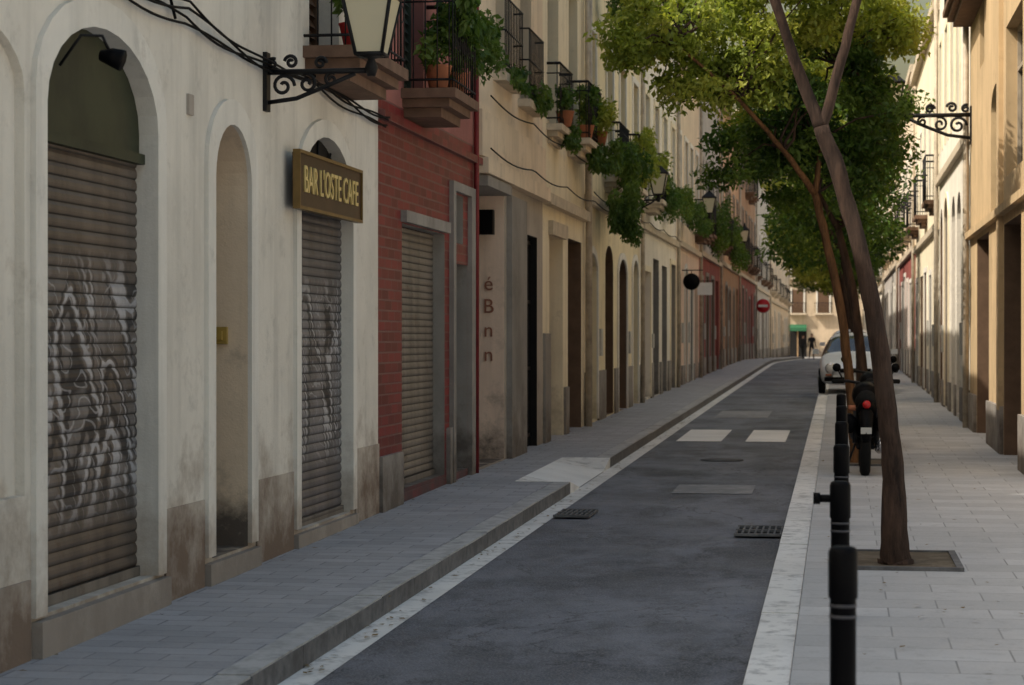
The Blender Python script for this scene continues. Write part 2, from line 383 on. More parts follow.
# ------------------------------------------------------------------ ground
def strip(name,mat,x0,x1,y0,y1,zo,side=0,step=1.5):
    v=[];f=[];n=max(1,int((y1-y0)/step))
    for i in range(n+1):
        y=y0+(y1-y0)*i/n; z=g(y)+zo; zl=g(y)-.03
        v+= [(x0,y,zl),(x0,y,z),(x1,y,z),(x1,y,zl)]
    for i in range(n):
        a=4*i;b=a+4
        f.append((a+1,a+2,b+2,b+1))
        if side: f+= [(a,a+1,b+1,b),(a+2,a+3,b+3,b+2)]
    if side: f+=[(0,1,2,3),(4*n,4*n+1,4*n+2,4*n+3)]
    me=bpy.data.meshes.new(name); me.from_pydata(v,[],f); me.materials.append(mat); me.update()
    o=bpy.data.objects.new(name,me); scene.collection.objects.link(o); return o
v=[];f=[]
yy=[-600,-100]+list(range(-40,204,4))+[400,900]
for y in yy: 
    z=g(max(-40,min(y,200)))-.04
    v+=[(-600,y,z),(600,y,z)]
for i in range(len(yy)-1): f.append((2*i,2*i+1,2*i+3,2*i+2))
me=bpy.data.meshes.new('ground'); me.from_pydata(v,[],f); me.materials.append(M['ground']); me.update()
scene.collection.objects.link(bpy.data.objects.new('ground',me))
strip('road',M['asphalt'],-2.82,-.44,-30,200,0)
strip('gutter',M['gutter'],-2.8,-2.62,-30,184,.004)
def kerb(x0,x1,ya,yb,h,mf,mt,L=1.0):
    b=B('kerb',((x0+x1)/2,ya,g(ya))); y=ya; r=random.Random(5)
    while y<yb-.01:
        y2=min(yb,y+L); q=r.uniform(-.004,.004); a=y+.006
        for (m,p,zz0,zz1,xa,xb) in ((mf,'stones',-.05,h-.012+q,x0,x1),(mt,'top_layer',h-.0118+q,h+q,x0+.006,x1-.006)):  # thin top layer takes its own tone, apart from the stone below
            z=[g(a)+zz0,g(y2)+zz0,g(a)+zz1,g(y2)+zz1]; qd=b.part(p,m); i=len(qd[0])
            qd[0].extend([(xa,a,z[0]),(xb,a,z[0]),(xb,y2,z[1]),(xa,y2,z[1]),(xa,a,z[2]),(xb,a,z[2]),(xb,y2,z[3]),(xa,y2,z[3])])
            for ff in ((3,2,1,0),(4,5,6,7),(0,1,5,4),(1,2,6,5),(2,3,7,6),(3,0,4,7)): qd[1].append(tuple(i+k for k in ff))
        y=y2
    b.done()
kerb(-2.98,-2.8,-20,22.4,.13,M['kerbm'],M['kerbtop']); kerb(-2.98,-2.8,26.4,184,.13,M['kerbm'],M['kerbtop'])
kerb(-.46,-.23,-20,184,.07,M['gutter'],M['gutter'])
strip('pavement',M['pavl'],-4.3,-2.985,-30,22.4,.126,1)
strip('pavement',M['pavl'],-4.3,-3.4,22.4,26.4,.126,1)
strip('pavement',M['pavl'],-4.3,-2.985,26.4,184,.126,1)
strip('pavement',M['pavr'],-.228,2.4,-30,184,.088,1)
strip('pavement',M['pavr'],2.4,22,-30,24,.086,0)  # unseen open square, added so sky and sunlit ground brighten the street
b=B('kerb_ramp',(-3.1,24.4,g(24)))
a0,a1,a2,a3=22.4,23.2,25.6,26.4; lo,hi=.012,.128
def zz(y,h): return g(y)+h
b.quad('ramp_surface',M['paint'],[(-3.4,a1,zz(a1,hi)),(-2.8,a1,zz(a1,lo)),(-2.8,a2,zz(a2,lo)),(-3.4,a2,zz(a2,hi))])
b.quad('ramp_wing',M['gutter'],[(-3.4,a0,zz(a0,hi)),(-2.8,a0,zz(a0,hi)),(-2.8,a1,zz(a1,lo)),(-3.4,a1,zz(a1,hi))])
b.quad('ramp_wing',M['gutter'],[(-3.4,a3,zz(a3,hi)),(-2.8,a3,zz(a3,hi)),(-2.8,a2,zz(a2,lo)),(-3.4,a2,zz(a2,hi))])
b.quad('ramp_side',M['gutter'],[(-2.8,a0,zz(a0,hi)),(-2.8,a1,zz(a1,lo)),(-2.8,a1,zz(a1,-.03)),(-2.8,a0,zz(a0,-.03))])
b.quad('ramp_side',M['gutter'],[(-2.8,a3,zz(a3,hi)),(-2.8,a2,zz(a2,lo)),(-2.8,a2,zz(a2,-.03)),(-2.8,a3,zz(a3,-.03))])
b.done()
strip('road_marking',M['paint'],-2.42,-1.74,32.2,35.6,.008)
strip('road_marking',M['paint'],-1.38,-.78,32.2,35.6,.008)
strip('road_patch',M['patch'],-1.75,-.9,22.6,23.8,.006)
strip('road_patch',M['patch'],-2.3,-1.3,40,43,.006)
def grate(x0,x1,y0,y1):
    b=B('drain_grate',((x0+x1)/2,(y0+y1)/2,g(y0)))
    z=g(y1)+.008
    b.quad('drain_pit',M['interior'],[(x0,y0,z),(x1,y0,z),(x1,y1,z),(x0,y1,z)])
    n=7
    for i in range(n+1):
        x=x0+(x1-x0)*i/n; b.box('grate_bars',M['kerbm'],x-.008,x+.008,y0,y1,z+.002,z+.02)
    for y in (y0,(y0+y1)/2,y1): b.box('grate_frame',M['kerbm'],x0-.01,x1+.01,y-.02,y+.02,z+.003,z+.024)
    b.done()
grate(-.86,-.48,18.1,18.9); grate(-2.6,-2.28,19.6,20.3)
b=B('manhole_cover',(-1.6,28,g(28)))
b.tube('cover',M['kerbm'],[(-1.5,28,g(28)),(-1.5,28,g(28)+.012)],.28,24); b.done()
def pit(x0,x1,y0,y1):
    b=B('tree_pit',((x0+x1)/2,(y0+y1)/2,g(y0))); z=g((y0+y1)/2)+.097
    b.quad('soil',M['dirt'],[(x0,y0,z),(x1,y0,z),(x1,y1,z),(x0,y1,z)])
    for r in ((x0-.05,x1+.05,y0-.05,y0),(x0-.05,x1+.05,y1,y1+.05),(x0-.05,x0,y0,y1),(x1,x1+.05,y0,y1)):
        b.box('pit_frame',M['kerbm'],*r,z-.03,z+.012)
    b.done()
pit(.10,.82,15.2,16.35); pit(.0,.6,25.9,27.0); pit(.05,.75,34.6,35.6)
lv=[];lf=[]
for i in range(420):
    r=random.random(); y=random.uniform(8,40)
    x=random.gauss(-2.72,.05) if r<.35 else (random.gauss(.35,.5) if r<.75 else random.gauss(-3.9,.05))
    if -.46<x<-.2: x=.4
    if -2.6<x<-.46: continue
    z=g(y)+(.012 if x<-2.5 and x>-2.8 else (.136 if x<-2.9 else .101))
    a=random.random()*6.3; s_=random.uniform(.015,.035); k=len(lv)
    for q in range(4): lv.append((x+s_*math.cos(a+q*1.57)*(1 if q%2 else .5),y+s_*math.sin(a+q*1.57)*(1 if q%2 else .5),z+random.uniform(0,.008)))
    lf.append((k,k+1,k+2,k+3))
me=bpy.data.meshes.new('fallen_leaves'); me.from_pydata(lv,[],lf); me.materials.append(simple('dry_leaf',(.22,.15,.06),.8)); scene.collection.objects.link(bpy.data.objects.new('fallen_leaves',me))

# ------------------------------------------------------------------ left buildings
XL=-4.05; s=1
b=B('apartment_building',(XL,12,0)); H=7.2
ops=[(8.3,10.25,1.05,3.45,.35,.05),(10.49,12.3,.42,3.56,.5,.12,M['trimw']),(13.5,14.36,.40,3.28,.38,.5,M['beige']),(15.75,17.5,.38,3.44,.55,.09,M['trimw']),
     (4,7,.4,3.2,0,.12),(5.5,6.6,4.3,6.4,0,.25),(10.7,11.8,4.5,6.5,0,.25),(16.1,17.1,4.1,6.4,0,.25)]
facade(b,XL,s,2,18.6,-.4,H,ops,M['white']); body(b,XL,s,2,18.6,-.4,H,M['white'])
b.quad('walls',M['white'],[(XL-.05,8.3,1.05),(XL-.05,10.25,1.05),(XL-.05,10.25,3.45),(XL-.05,8.3,3.45)])
rollshutter(b,'roller_shutter_left',M['sh1'],XL-.115,s,10.49,12.3,.48,2.92)
b.quad('tympanum',M['green'],[(XL-.09,10.49,2.92),(XL-.09,12.3,2.92),(XL-.09,12.3,3.56),(XL-.09,10.49,3.56)])
b.box('tympanum_bar',M['green'],XL-.10,XL-.05,10.5,12.29,2.88,2.94)
fill(b,XL,s,ops[2],'door')
rollshutter(b,'roller_shutter_right',M['sh2'],XL-.085,s,15.75,17.5,.44,2.90)
b.quad('fanlight_back',M['interior'],[(XL-.08,15.75,2.9),(XL-.08,17.5,2.9),(XL-.08,17.5,3.44),(XL-.08,15.75,3.44)])
for k in range(5):
    a=math.pi*(k+1)/6; b.tube('fanlight_bars',M['iron'],[(XL-.06,16.62,2.9),(XL-.06,16.62+.85*math.cos(a),2.9+.52*math.sin(a))],.012,4)
fill(b,XL,s,ops[4],'shutter')
for o in ops[5:]: fill(b,XL,s,o,'louvreb')
ring(b,'door_surrounds',M['trimw'],XL,s,10.49,12.3,.42,3.56,.5,.16,.03)
ring(b,'door_surrounds',M['trimw'],XL,s,13.5,14.36,.42,3.28,.38,.17,.03)
ring(b,'door_surrounds',M['trimw'],XL,s,15.75,17.5,.40,3.44,.55,.14,.03)
for a,c,h in ((2,10.3,.62),(12.5,13.3,.80),(14.56,15.58,.84),(17.66,18.59,.9)): b.box('plinth',M['plinthw'],XL-.02,XL+.014,a,c,-.4,h)
b.box('threshold',M['concrete'],XL-.1,XL+.06,10.34,12.46,-.2,.40); b.box('threshold',M['concrete'],XL-.4,XL+.05,13.32,14.54,-.2,.38); b.box('threshold',M['concrete'],XL-.1,XL+.045,15.6,17.64,-.2,.36)
b.box('intercom',M['brass'],XL-.33,XL-.14,14.32,14.355,1.80,1.92); b.box('intercom',M['black'],XL-.30,XL-.17,14.30,14.325,1.83,1.89)
b.box('number_plate',M['concrete'],XL,XL+.02,12.95,13.05,3.25,3.38)
b.tube('flood_lamp_arm',M['iron'],[(XL-.06,10.9,3.3),(XL+.06,10.9,3.46),(XL+.16,10.95,3.46),(XL+.19,10.98,3.38)],.009,6)
b.tube('flood_lamp_head',M['black'],[(XL+.14,10.98,3.36),(XL+.20,10.98,3.35),(XL+.26,10.98,3.33)],[.03,.05,.06],10)
balcony(b,XL,s,15.9,17.5,4.08,.5)
b.done()
b=B('bar_sign',(XL+.15,16.6,3.0))
b.box('board',M['sign'],XL+.06,XL+.11,15.35,17.42,2.82,3.22)
for r in ((15.33,17.44,2.80,2.825),(15.33,17.44,3.215,3.24),(15.33,15.35,2.825,3.215),(17.42,17.44,2.825,3.215)): b.box('frame',M['brassd'],XL+.07,XL+.125,*r)
b.box('standoffs',M['iron'],XL+.03,XL+.06,15.6,15.65,2.9,3.1);b.box('standoffs',M['iron'],XL+.03,XL+.06,17.3,17.35,2.9,3.1)
t=b.text('letters',M['gold'],"BAR L'OSTE CAFE",(XL+.117,16.38,3.02),(math.pi/2,0,math.pi/2),.29,.006); t.scale=(.80,1,1)
b.done()
b=B('wall_cables',(XL,12,3.8))
for k in range(4):
    pts=[];zb=3.82+.03*k
    for i in range(60):
        y=9+i*.165; sag=.05*math.sin((y*1.9+k))*math.sin(y*.7+k*2)-.10*(1-((y%3.2)/1.6-1)**2)*(.3+.25*k)
        pts.append((XL+.04+.012*k,y,zb+sag+.05*(12-y)*.15))
    b.tube('cable',M['black'],pts,.009,5)
b.tube('cable',M['black'],[(XL+.04,12.6,3.8),(XL+.05,12.2,4.2),(XL+.05,11.8,4.7)],.01,5)
b.done()
b=B('wall_cables',(XL,30,3.6))
for k,(y0,y1,z) in enumerate(((24,34,4.6),(24,44,4.0),(34.4,54,4.2))):
    pts=[]
    for i in range(50):
        y=y0+(y1-y0)*i/49; pts.append((XL+.14,y,z+.006*(y-y0)-.07*abs(math.sin((y-y0)*.9))))
    b.tube('cable',M['black'],pts,.010,5)
b.done()

b=B('red_brick_building',(XL,21,0)); H=7.7
ops=[(19.65,21.85,.42,2.92,0,.14,M['greystone']),(22.28,23.25,.40,2.64,0,.3,M['greystone']),(22.35,22.95,2.86,3.38,0,.2,M['greystone']),
     (19.75,20.7,4.2,6.6,0,.2),(22.2,23.2,4.4,6.6,0,.2)]
facade(b,XL,s,18.6,23.93,-.4,4.0,[o for o in ops if o[3]<4],M['red'])
facade(b,XL,s,18.6,23.93,4.0,H,[o for o in ops if o[3]>4],M['pink'],'upper_walls'); body(b,XL,s,18.6,23.93,-.4,H,M['pink'])
rollshutter(b,'roller_shutter',M['sh3'],XL-.13,s,19.65,21.85,.48,2.92)
fill(b,XL,s,ops[1],'door'); fill(b,XL,s,ops[2],'glass'); fill(b,XL,s,ops[3],'louvre'); fill(b,XL,s,ops[4],'louvre')
b.box('plinth',M['greystone'],XL,XL+.04,18.62,19.55,-.4,.78); b.box('plinth',M['greystone'],XL,XL+.045,21.95,22.1,-.4,.9)
b.box('door_frame',M['greystone'],XL,XL+.05,22.12,22.27,-.4,3.5);b.box('door_frame',M['greystone'],XL,XL+.05,23.26,23.5,-.4,3.5);b.box('door_frame',M['greystone'],XL,XL+.05,22.27,23.26,3.4,3.5)
b.box('shutter_box',M['greystone'],XL,XL+.06,19.6,21.9,2.93,3.04)
b.box('string_course',M['red'],XL,XL+.06,18.62,23.92,3.80,3.88)
b.tube('drainpipe',M['redtrim'],[(XL+.04,23.6,.2),(XL+.04,23.6,7.6)],.03,10)
balcony(b,XL,s,19.6,20.9,4.18,.52)
b.done()

b=B('beige_building',(XL,26,0)); H=8.0
ops=[(24.0,25.85,.36,3.62,0,1.4,M['pinkbeige']),(27.5,28.75,.36,3.2,0,.8,M['interior']),(25.2,26.3,5.0,6.9,0,.25),(27.2,28.2,4.9,6.9,0,.25)]  # gate reveal painted near black as recess shade
facade(b,XL,s,23.93,29.3,-.4,3.75,ops[:2],M['concrete'])
facade(b,XL,s,23.93,29.3,3.75,H,ops[2:],M['beige'],'upper_walls'); body(b,XL,s,23.93,29.3,-.4,H,M['beige'])
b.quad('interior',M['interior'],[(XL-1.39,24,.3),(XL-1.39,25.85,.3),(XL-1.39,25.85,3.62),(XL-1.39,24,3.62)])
fill(b,XL,s,ops[1],'dark')
for i in range(9): b.box('gate_bars',M['iron'],XL-.12,XL-.10,27.52+i*.14,27.55+i*.14,.36,3.2)
for z in (.5,1.4,2.3,3.1): b.box('gate_bars',M['iron'],XL-.099,XL-.09,27.5,28.75,z,z+.05)
fill(b,XL,s,ops[2],'glass'); fill(b,XL,s,ops[3],'louvreb')
b.box('string_course',M['beige'],XL,XL+.12,23.95,29.28,3.72,3.9)
b.box('frieze',M['beige'],XL,XL+.05,23.95,29.28,3.92,4.45)
b.box('canopy_soffit',M['greystone'],XL-.6,XL+.10,24.02,25.84,3.58,3.70)
b.box('pilaster',M['greystone'],XL,XL+.07,26.05,27.35,-.3,3.6)
for ya,yb,z in ((25.0,26.5,5.0),(27.0,28.4,4.9)):
    for q in (z+.1,z+.5,z+.9): b.tube('window_rail',M['iron'],[(XL+.02,ya,q),(XL+.14,ya+.02,q),(XL+.14,yb-.02,q),(XL+.02,yb,q)],.012,5)
    for i in range(12): b.tube('window_rail',M['iron'],[(XL+.14,ya+.05+i*(yb-ya-.1)/11,z+.1),(XL+.14,ya+.05+i*(yb-ya-.1)/11,z+.9)],.007,4)
    b.box('window_sill',M['slabl'],XL,XL+.16,ya,yb,z-.1,z+.0)
b.box('wall_lamp',M['black'],XL-.3,XL-.1,25.6,25.75,3.1,3.4)
for ch,z in (("é",2.5),("B",2.22),("n",1.93),("n",1.63)):
    b.text('painted_letter',M['redletters'],ch,(XL-.19,25.835,z),(math.pi/2,0,0),.25,.003)
b.done()

b=B('cream_building',(XL,32,0)); H=8.5
ops=[(30.0,31.5,.38,3.3,0,.3,M['cream']),(32.1,33.8,.40,3.35,0,.5,M['shaderev']),(29.8,31.0,4.9,7.2,0,.25),(32.2,33.3,4.9,7.2,0,.25)]
facade(b,XL,s,29.3,34.2,-.4,H,ops,M['cream']); body(b,XL,s,29.3,34.2,-.4,H,M['cream'])
for o,k in zip(ops,('tandoor','door','louvreb','louvre')): fill(b,XL,s,o,k)
b.box('plinth',M['greystone'],XL,XL+.04,29.32,29.9,-.4,1.9);b.box('plinth',M['greystone'],XL,XL+.04,31.6,32.0,-.4,1.1);
b.box('string_course',M['slabl'],XL,XL+.12,29.32,34.18,3.7,3.85)
b.box('lintel',M['slabl'],XL,XL+.07,29.9,31.6,3.3,3.5)
balcony(b,XL,s,29.7,31.1,4.85,.22,M['slabl'],H=.85); balcony(b,XL,s,31.9,33.7,4.85,.36,M['slabl'],H=.85)
b.tube('drainpipe',M['pipe'],[(XL+.09,34.1,.2),(XL+.09,34.1,8.4)],.055,10)
b.tube('drainpipe',M['slab'],[(XL+.09,33.85,3.9),(XL+.09,33.85,8.4)],.035,8)
b.done()

def generic(name,X,s,y0,y1,H,wall,nb,kinds,gkinds,arch=.3,fl=3.2,gh=3.4,slabm=None,ground=None,bal=.65,trim=None,seed=0,deep=9):
    rnd=random.Random(seed); b=B(name,(X,(y0+y1)/2,g((y0+y1)/2))); G=g((y0+y1)/2)
    w=(y1-y0)/nb; gops=[];uops=[]
    for i in range(nb):
        c=y0+(i+.5)*w+rnd.uniform(-.12,.12)*w; hw=min(.75,w*.30)*rnd.uniform(.7,1.15)
        rv=rnd.choice((ground or wall,M['shaderev'],M['greystone']))  # darker reveal choices paint shade into some doorways
        gops.append((c-hw,c+hw,G+.14,G+gh-.25+rnd.uniform(-.35,.1),arch,rnd.choice((.22,.4)),rv))
        fz=gh+.95
        while fz+2.2<H-.3:
            h2=min(.55,w*.24); uops.append((c-h2,c+h2,G+fz,G+fz+2.25,0,.22)); fz+=fl
    zs=G+gh+.35
    facade(b,X,s,y0,y1,-.6,zs,gops,ground or wall,'ground_floor_walls'); facade(b,X,s,y0,y1,zs,H,uops,wall); body(b,X,s,y0,y1,-.6,H,wall,deep)
    for i,o in enumerate(gops):
        fill(b,X,s,o,rnd.choice(gkinds))
        if rnd.random()<.6: ring(b,'door_surrounds',trim or M['trimw'],X,s,o[0],o[1],o[2],o[3],arch,.12,.03)
        if rnd.random()<.5:
            p,q=sorted((X,X+s*.06)); yy=o[1]+.2; hh=rnd.uniform(.3,.6)
            if yy+.4<y1: b.box('meter_box',M['box'],p,q,yy,yy+.28,G+1.2,G+1.2+hh)
    for i,o in enumerate(uops):
        fill(b,X,s,o,rnd.choice(kinds))
        ring(b,'window_surrounds',trim or M['trimw'],X,s,o[0],o[1],o[2],o[3],0,.12,.03)
        if rnd.random()<bal: balcony(b,X,s,o[0]-.3,o[1]+.3,o[2]-.02,rnd.choice((.3,.42)),slabm or M['slabl'])
    xx=sorted((X,X+s*.1)); b.box('string_course',M['slabl'],*xx,y0+.02,y1-.02,zs-.06,zs+.08)
    xx=sorted((X,X+s*.035))
    prev=y0+.02; ph=rnd.uniform(.5,1.0)
    for o in gops:
        if o[0]-.13>prev: b.box('plinth',M['greystone'],*xx,prev,o[0]-.13,-.6,G+ph)
        prev=o[1]+.13
    if y1-.02>prev: b.box('plinth',M['greystone'],*xx,prev,y1-.02,-.6,G+ph)
    b.tube('drainpipe',M['pipe'],[(X+s*.08,y1-.2,G+.1),(X+s*.08,y1-.2,H-.1)],.045,8)
    b.done()
generic('yellow_building',XL,1,34.2,44,9.2,M['yellow'],4,['louvreb','glass'],['tandoor','door','door'],.35,seed=1)
generic('apartment_building',XL,1,44,54,9.2,M['pale'],4,['louvre','glass','louvreb'],['door','shutter','tandoor'],0,seed=2,trim=M['cream'])
generic('apartment_building',XL,1,54,63,8.8,M['beige'],4,['louvre','louvreb'],['door','shutter'],.3,seed=3,ground=M['pinkbeige'],slabm=M['slab'])
generic('apartment_building',XL,1,63,74,10,M['grey'],4,['louvre','glass'],['tandoor','door'],0,seed=4,ground=M['darkred'],slabm=M['slab'],trim=M['greystone'])
generic('apartment_building',XL,1,74,88,10,M['orange'],5,['louvreb','glass'],['door','shutter'],.3,seed=5,ground=M['brown'],slabm=M['slab'],trim=M['greystone'])
generic('apartment_building',XL,1,88,106,11,M['brown'],6,['louvre','glass'],['door','shutter'],0,seed=6,ground=M['darkred'],slabm=M['slab'],trim=M['greystone'])
generic('apartment_building',XL,1,106,128,10,M['grey'],6,['louvre','glass'],['shutter','door'],0,seed=8,slabm=M['slab'])
generic('apartment_building',XL,1,128,178,11,M['beige'],12,['louvreb','glass'],['shutter','door'],0,seed=9)

# ------------------------------------------------------------------ right buildings
XR=2.12; s=-1
b=B('tan_building',(XR,28,0)); H=8.2
ops=[(31.0,33.6,.3,3.35,0,.5,M['shaderev']),(25.6,28.2,.3,3.3,0,.5,M['shaderev']),(29.0,30.6,3.55,5.3,.3,.15),(25.4,27.9,3.9,5.8,0,.2),(32,33,5.9,7.9,0,.2)]
facade(b,XR,s,24.0,35.4,-.4,H,ops,M['tan'])
body(b,XR,s,24.0,35.4,-.4,H,M['tan'])
for o,k in zip(ops,('door','door','louvre','glass','louvre')): fill(b,XR,s,o,k)
b.box('string_course',M['tan'],XR-.1,XR,24.02,35.38,3.42,3.52)
b.box('pilaster',M['tan'],XR-.06,XR,28.35,28.75,.9,8.1)
for a,c in ((24.02,25.5),(28.3,30.9),(33.7,35.38)): b.box('plinth',M['greystone'],XR-.05,XR,a,c,-.4,.95)
balcony(b,XR,s,31.4,35.2,7.1,.45)
b.tube('drainpipe',M['pipe'],[(XR-.08,35.2,.2),(XR-.08,35.2,8)],.05,8)
b.done()
generic('cream_building',22,-1,-25,24,6.5,M['pale'],14,['louvre','glass'],['door','shutter'],0,seed=11)
generic('white_building',XR,-1,35.4,46,9.2,M['pale'],5,['louvreb','louvre'],['louvreb','door','tandoor'],.45,gh=4.4,seed=13,trim=M['cream'],slabm=M['slab'],bal=0)
generic('cream_building',XR,-1,46,60,8.8,M['cream'],5,['louvreb','glass'],['door','shutter'],0,seed=14,bal=.5,slabm=M['slab'])
generic('apartment_building',XR,-1,60,76,9.2,M['beige'],6,['louvre','glass'],['door','shutter'],0,seed=15,ground=M['darkred'])
generic('apartment_building',XR,-1,76,100,9.5,M['beige'],7,['louvre','glass'],['door','shutter'],0,seed=16,ground=M['grey'])
generic('apartment_building',XR,-1,100,178,10,M['pale'],18,['louvre','glass'],['door','shutter'],0,seed=17)

# ------------------------------------------------------------------ end building
b=B('corner_building',(-2,194,0)); Ye=194
G=g(190)
b.box('walls',M['endc'],-22,20,Ye,Ye+10,-1,12.5)
for k in range(10):
    x=-11+k*2.3
    for z in (4.0,7.2,10.0):
        b.box('window_shutters',M['louvre'] if k%2 else M['louvreb'],x,x+1.0,Ye-.06,Ye-.003,z,z+2.1)
        b.box('window_surrounds',M['trimw'],x-.15,x-.02,Ye-.1,Ye-.002,z-.1,z+2.3); b.box('window_surrounds',M['trimw'],x+1.02,x+1.15,Ye-.1,Ye-.002,z-.1,z+2.3)
        b.box('balcony_slab',M['slabl'],x-.3,x+1.3,Ye-.6,Ye-.001,z-.15,z)
        b.box('balcony_railing',M['iron'],x-.3,x+1.3,Ye-.6,Ye-.58,z+.9,z+.95)
        for i in range(13): b.box('balcony_railing',M['iron'],x-.3+i*.13,x-.27+i*.13,Ye-.6,Ye-.58,z,z+.9)
    if k!=4:
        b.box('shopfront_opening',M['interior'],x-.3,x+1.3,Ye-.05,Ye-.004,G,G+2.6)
        b.box('shopfront_frame',M['tanwood'],x+.45,x+.55,Ye-.09,Ye-.052,G,G+2.6)
    if k in(3,): b.quad('awning',M['awning'],[(x-.3,Ye-.11,G+3.0),(x+1.3,Ye-.11,G+3.0),(x+1.3,Ye-.8,G+2.7),(x-.3,Ye-.8,G+2.7)]); b.quad('awning',M['awning'],[(x-.3,Ye-.8,G+2.7),(x+1.3,Ye-.8,G+2.7),(x+1.3,Ye-.8,G+2.4),(x-.3,Ye-.8,G+2.4)])
b.box('cornice',M['slabl'],-22.2,20.2,Ye-.3,Ye+10,12.5,12.9)
b.done()
strip('pavement',M['pavr'],-20,18,191.5,196,.10,1)

# ------------------------------------------------------------------ lamps
def spiral(cx,cz,r,turns,st,dirn=1,n=22):
    return [(cx+r*(1-.8*k/n)*math.cos(st+dirn*turns*2*math.pi*k/n),cz+r*(1-.8*k/n)*math.sin(st+dirn*turns*2*math.pi*k/n)) for k in range(n+1)]
def lamp(X,s,Y,z,arm=.8,rs=1.0):
    b=B('street_lamp',(X,Y,z)); I=M['iron']
    e=X+s*arm
    xx=sorted((X,X+s*.03)); b.box('wall_plate',I,*xx,Y-.05,Y+.05,z-.28*rs,z+.14)
    b.tube('bracket_arm',I,[(X,Y,z),(e,Y,z)],.02*rs,8)
    b.tube('bracket_arm',I,[(X,Y,z-.22*rs),(X+s*arm*.3,Y,z-.19*rs),(X+s*arm*.6,Y,z-.1*rs),(X+s*arm*.85,Y,z-.02)],.016*rs,8)
    for cx,cz,r,st,d in ((.14,-.10,.085,0,1),(.32,-.085,.07,2,-1),(.5,-.06,.05,1,1),(.2,.07,.05,3,-1),(.42,.06,.045,0,1),(.06,.06,.04,1,1)):
        P=spiral(X+s*arm*cx/.8,z+cz*rs,r*rs,1.4,st,d)
        b.tube('bracket_scrolls',I,[(p[0],Y,p[1]) for p in P],.013*rs,6)
    zz=z+.1
    b.tube('lantern_stem',I,[(e,Y,z-.04),(e,Y,z+.02),(e,Y,zz-.02),(e,Y,zz)],[.03,.05,.025,.1],10)
    w0,w1,h=.095,.175,.42
    c0=[(e+a*w0,Y+d*w0,zz+.01) for a,d in((-1,-1),(1,-1),(1,1),(-1,1))]
    c1=[(e+a*w1,Y+d*w1,zz+h) for a,d in((-1,-1),(1,-1),(1,1),(-1,1))]
    for i in range(4):
        j=(i+1)%4
        b.quad('lantern_glass',M['lglass'],[c0[i],c0[j],c1[j],c1[i]])
        b.tube('lantern_frame',I,[c0[i],c1[i]],.014,6); b.tube('lantern_frame',I,[c0[i],c0[j]],.014,6); b.tube('lantern_frame',I,[c1[i],c1[j]],.018,6)
        b.quad('lantern_cap',I,[(c1[i][0]+(c1[i][0]-e)*.15,c1[i][1]+(c1[i][1]-Y)*.15,zz+h+.01),(c1[j][0]+(c1[j][0]-e)*.15,c1[j][1]+(c1[j][1]-Y)*.15,zz+h+.01),(e+(c1[j][0]-e)*.3,Y+(c1[j][1]-Y)*.3,zz+h+.16),(e+(c1[i][0]-e)*.3,Y+(c1[i][1]-Y)*.3,zz+h+.16)])
    b.tube('lantern_finial',I,[(e,Y,zz+h+.15),(e,Y,zz+h+.2),(e,Y,zz+h+.24),(e,Y,zz+h+.3)],[.055,.03,.04,.006],10)
    b.done()
lamp(XL,1,14.8,3.74,.78); lamp(XL,1,42,4.55,.55); lamp(XL,1,58,5.1,.6); lamp(XL,1,80,5.3,.6)
lamp(XR,-1,35.0,5.42,1.25,1.7); lamp(XR,-1,62,5.6,.8)

# ------------------------------------------------------------------ bollards
def bollard(x,y,arm=False):
    z=g(y)+.088; b=B('bollard',(x,y,z)); r=.042
    b.tube('post',M['black'],[(x,y,z-.02),(x,y,z+.02),(x,y,z+.03),(x,y,z+.86),(x,y,z+.865),(x,y,z+1.01),(x,y,z+1.025),(x,y,z+1.03)],[r*1.25,r*1.25,r,r,r*1.12,r*1.12,r*.98,r*.7],20)
    for q in (.80,.835): b.tube('band',M['ringm'],[(x,y,z+q),(x,y,z+q+.010)],r*1.06,20)
    if arm:
        b.tube('side_arm',M['black'],[(x-.02,y,z+.95),(x-.11,y,z+.95)],.018,10); b.tube('side_arm',M['black'],[(x-.09,y,z+.95),(x-.12,y,z+.95)],.027,10)
    b.done()
for i,(x,y) in enumerate(((.016,6.95),(.01,9.75),(.02,12.6),(.025,15.4),(.03,18.2),(.03,21.0))): bollard(x,y,i==1)

# ------------------------------------------------------------------ signs
b=B('no_entry_sign',(-3.45,100,g(100)))
z=3.3
b.tube('pole',M['pipe'],[(-3.45,100.05,g(100)),(-3.45,100.05,z+.35)],.03,8)
b.tube('disc',M['signred'],[(-3.45,100,z),(-3.45,99.97,z)],.32,28); b.tube('rim',M['signwhite'],[(-3.45,100.02,z),(-3.45,100.003,z)],.34,28)
b.box('bar',M['signwhite'],-3.67,-3.23,99.955,99.968,z-.055,z+.055); b.done()
b=B('round_hanging_sign',(XL,58,3.5))
b.tube('disc',M['black'],[(-3.8,56,3.30),(-3.8,55.97,3.30)],.22,24); b.tube('arm',M['iron'],[(XL,56,3.6),(-3.5,56,3.6)],.015,6); b.tube('hanger',M['iron'],[(-3.8,55.99,3.6),(-3.8,55.99,3.5)],.01,6); b.done()
b=B('projecting_shop_sign',(XL,60,3.3))
b.box('panel',M['signwhite'],XL+.08,XL+.5,61,61.06,3.05,3.4); b.tube('arm',M['iron'],[(XL,61.03,3.45),(XL+.5,61.03,3.45)],.012,6);b.done()

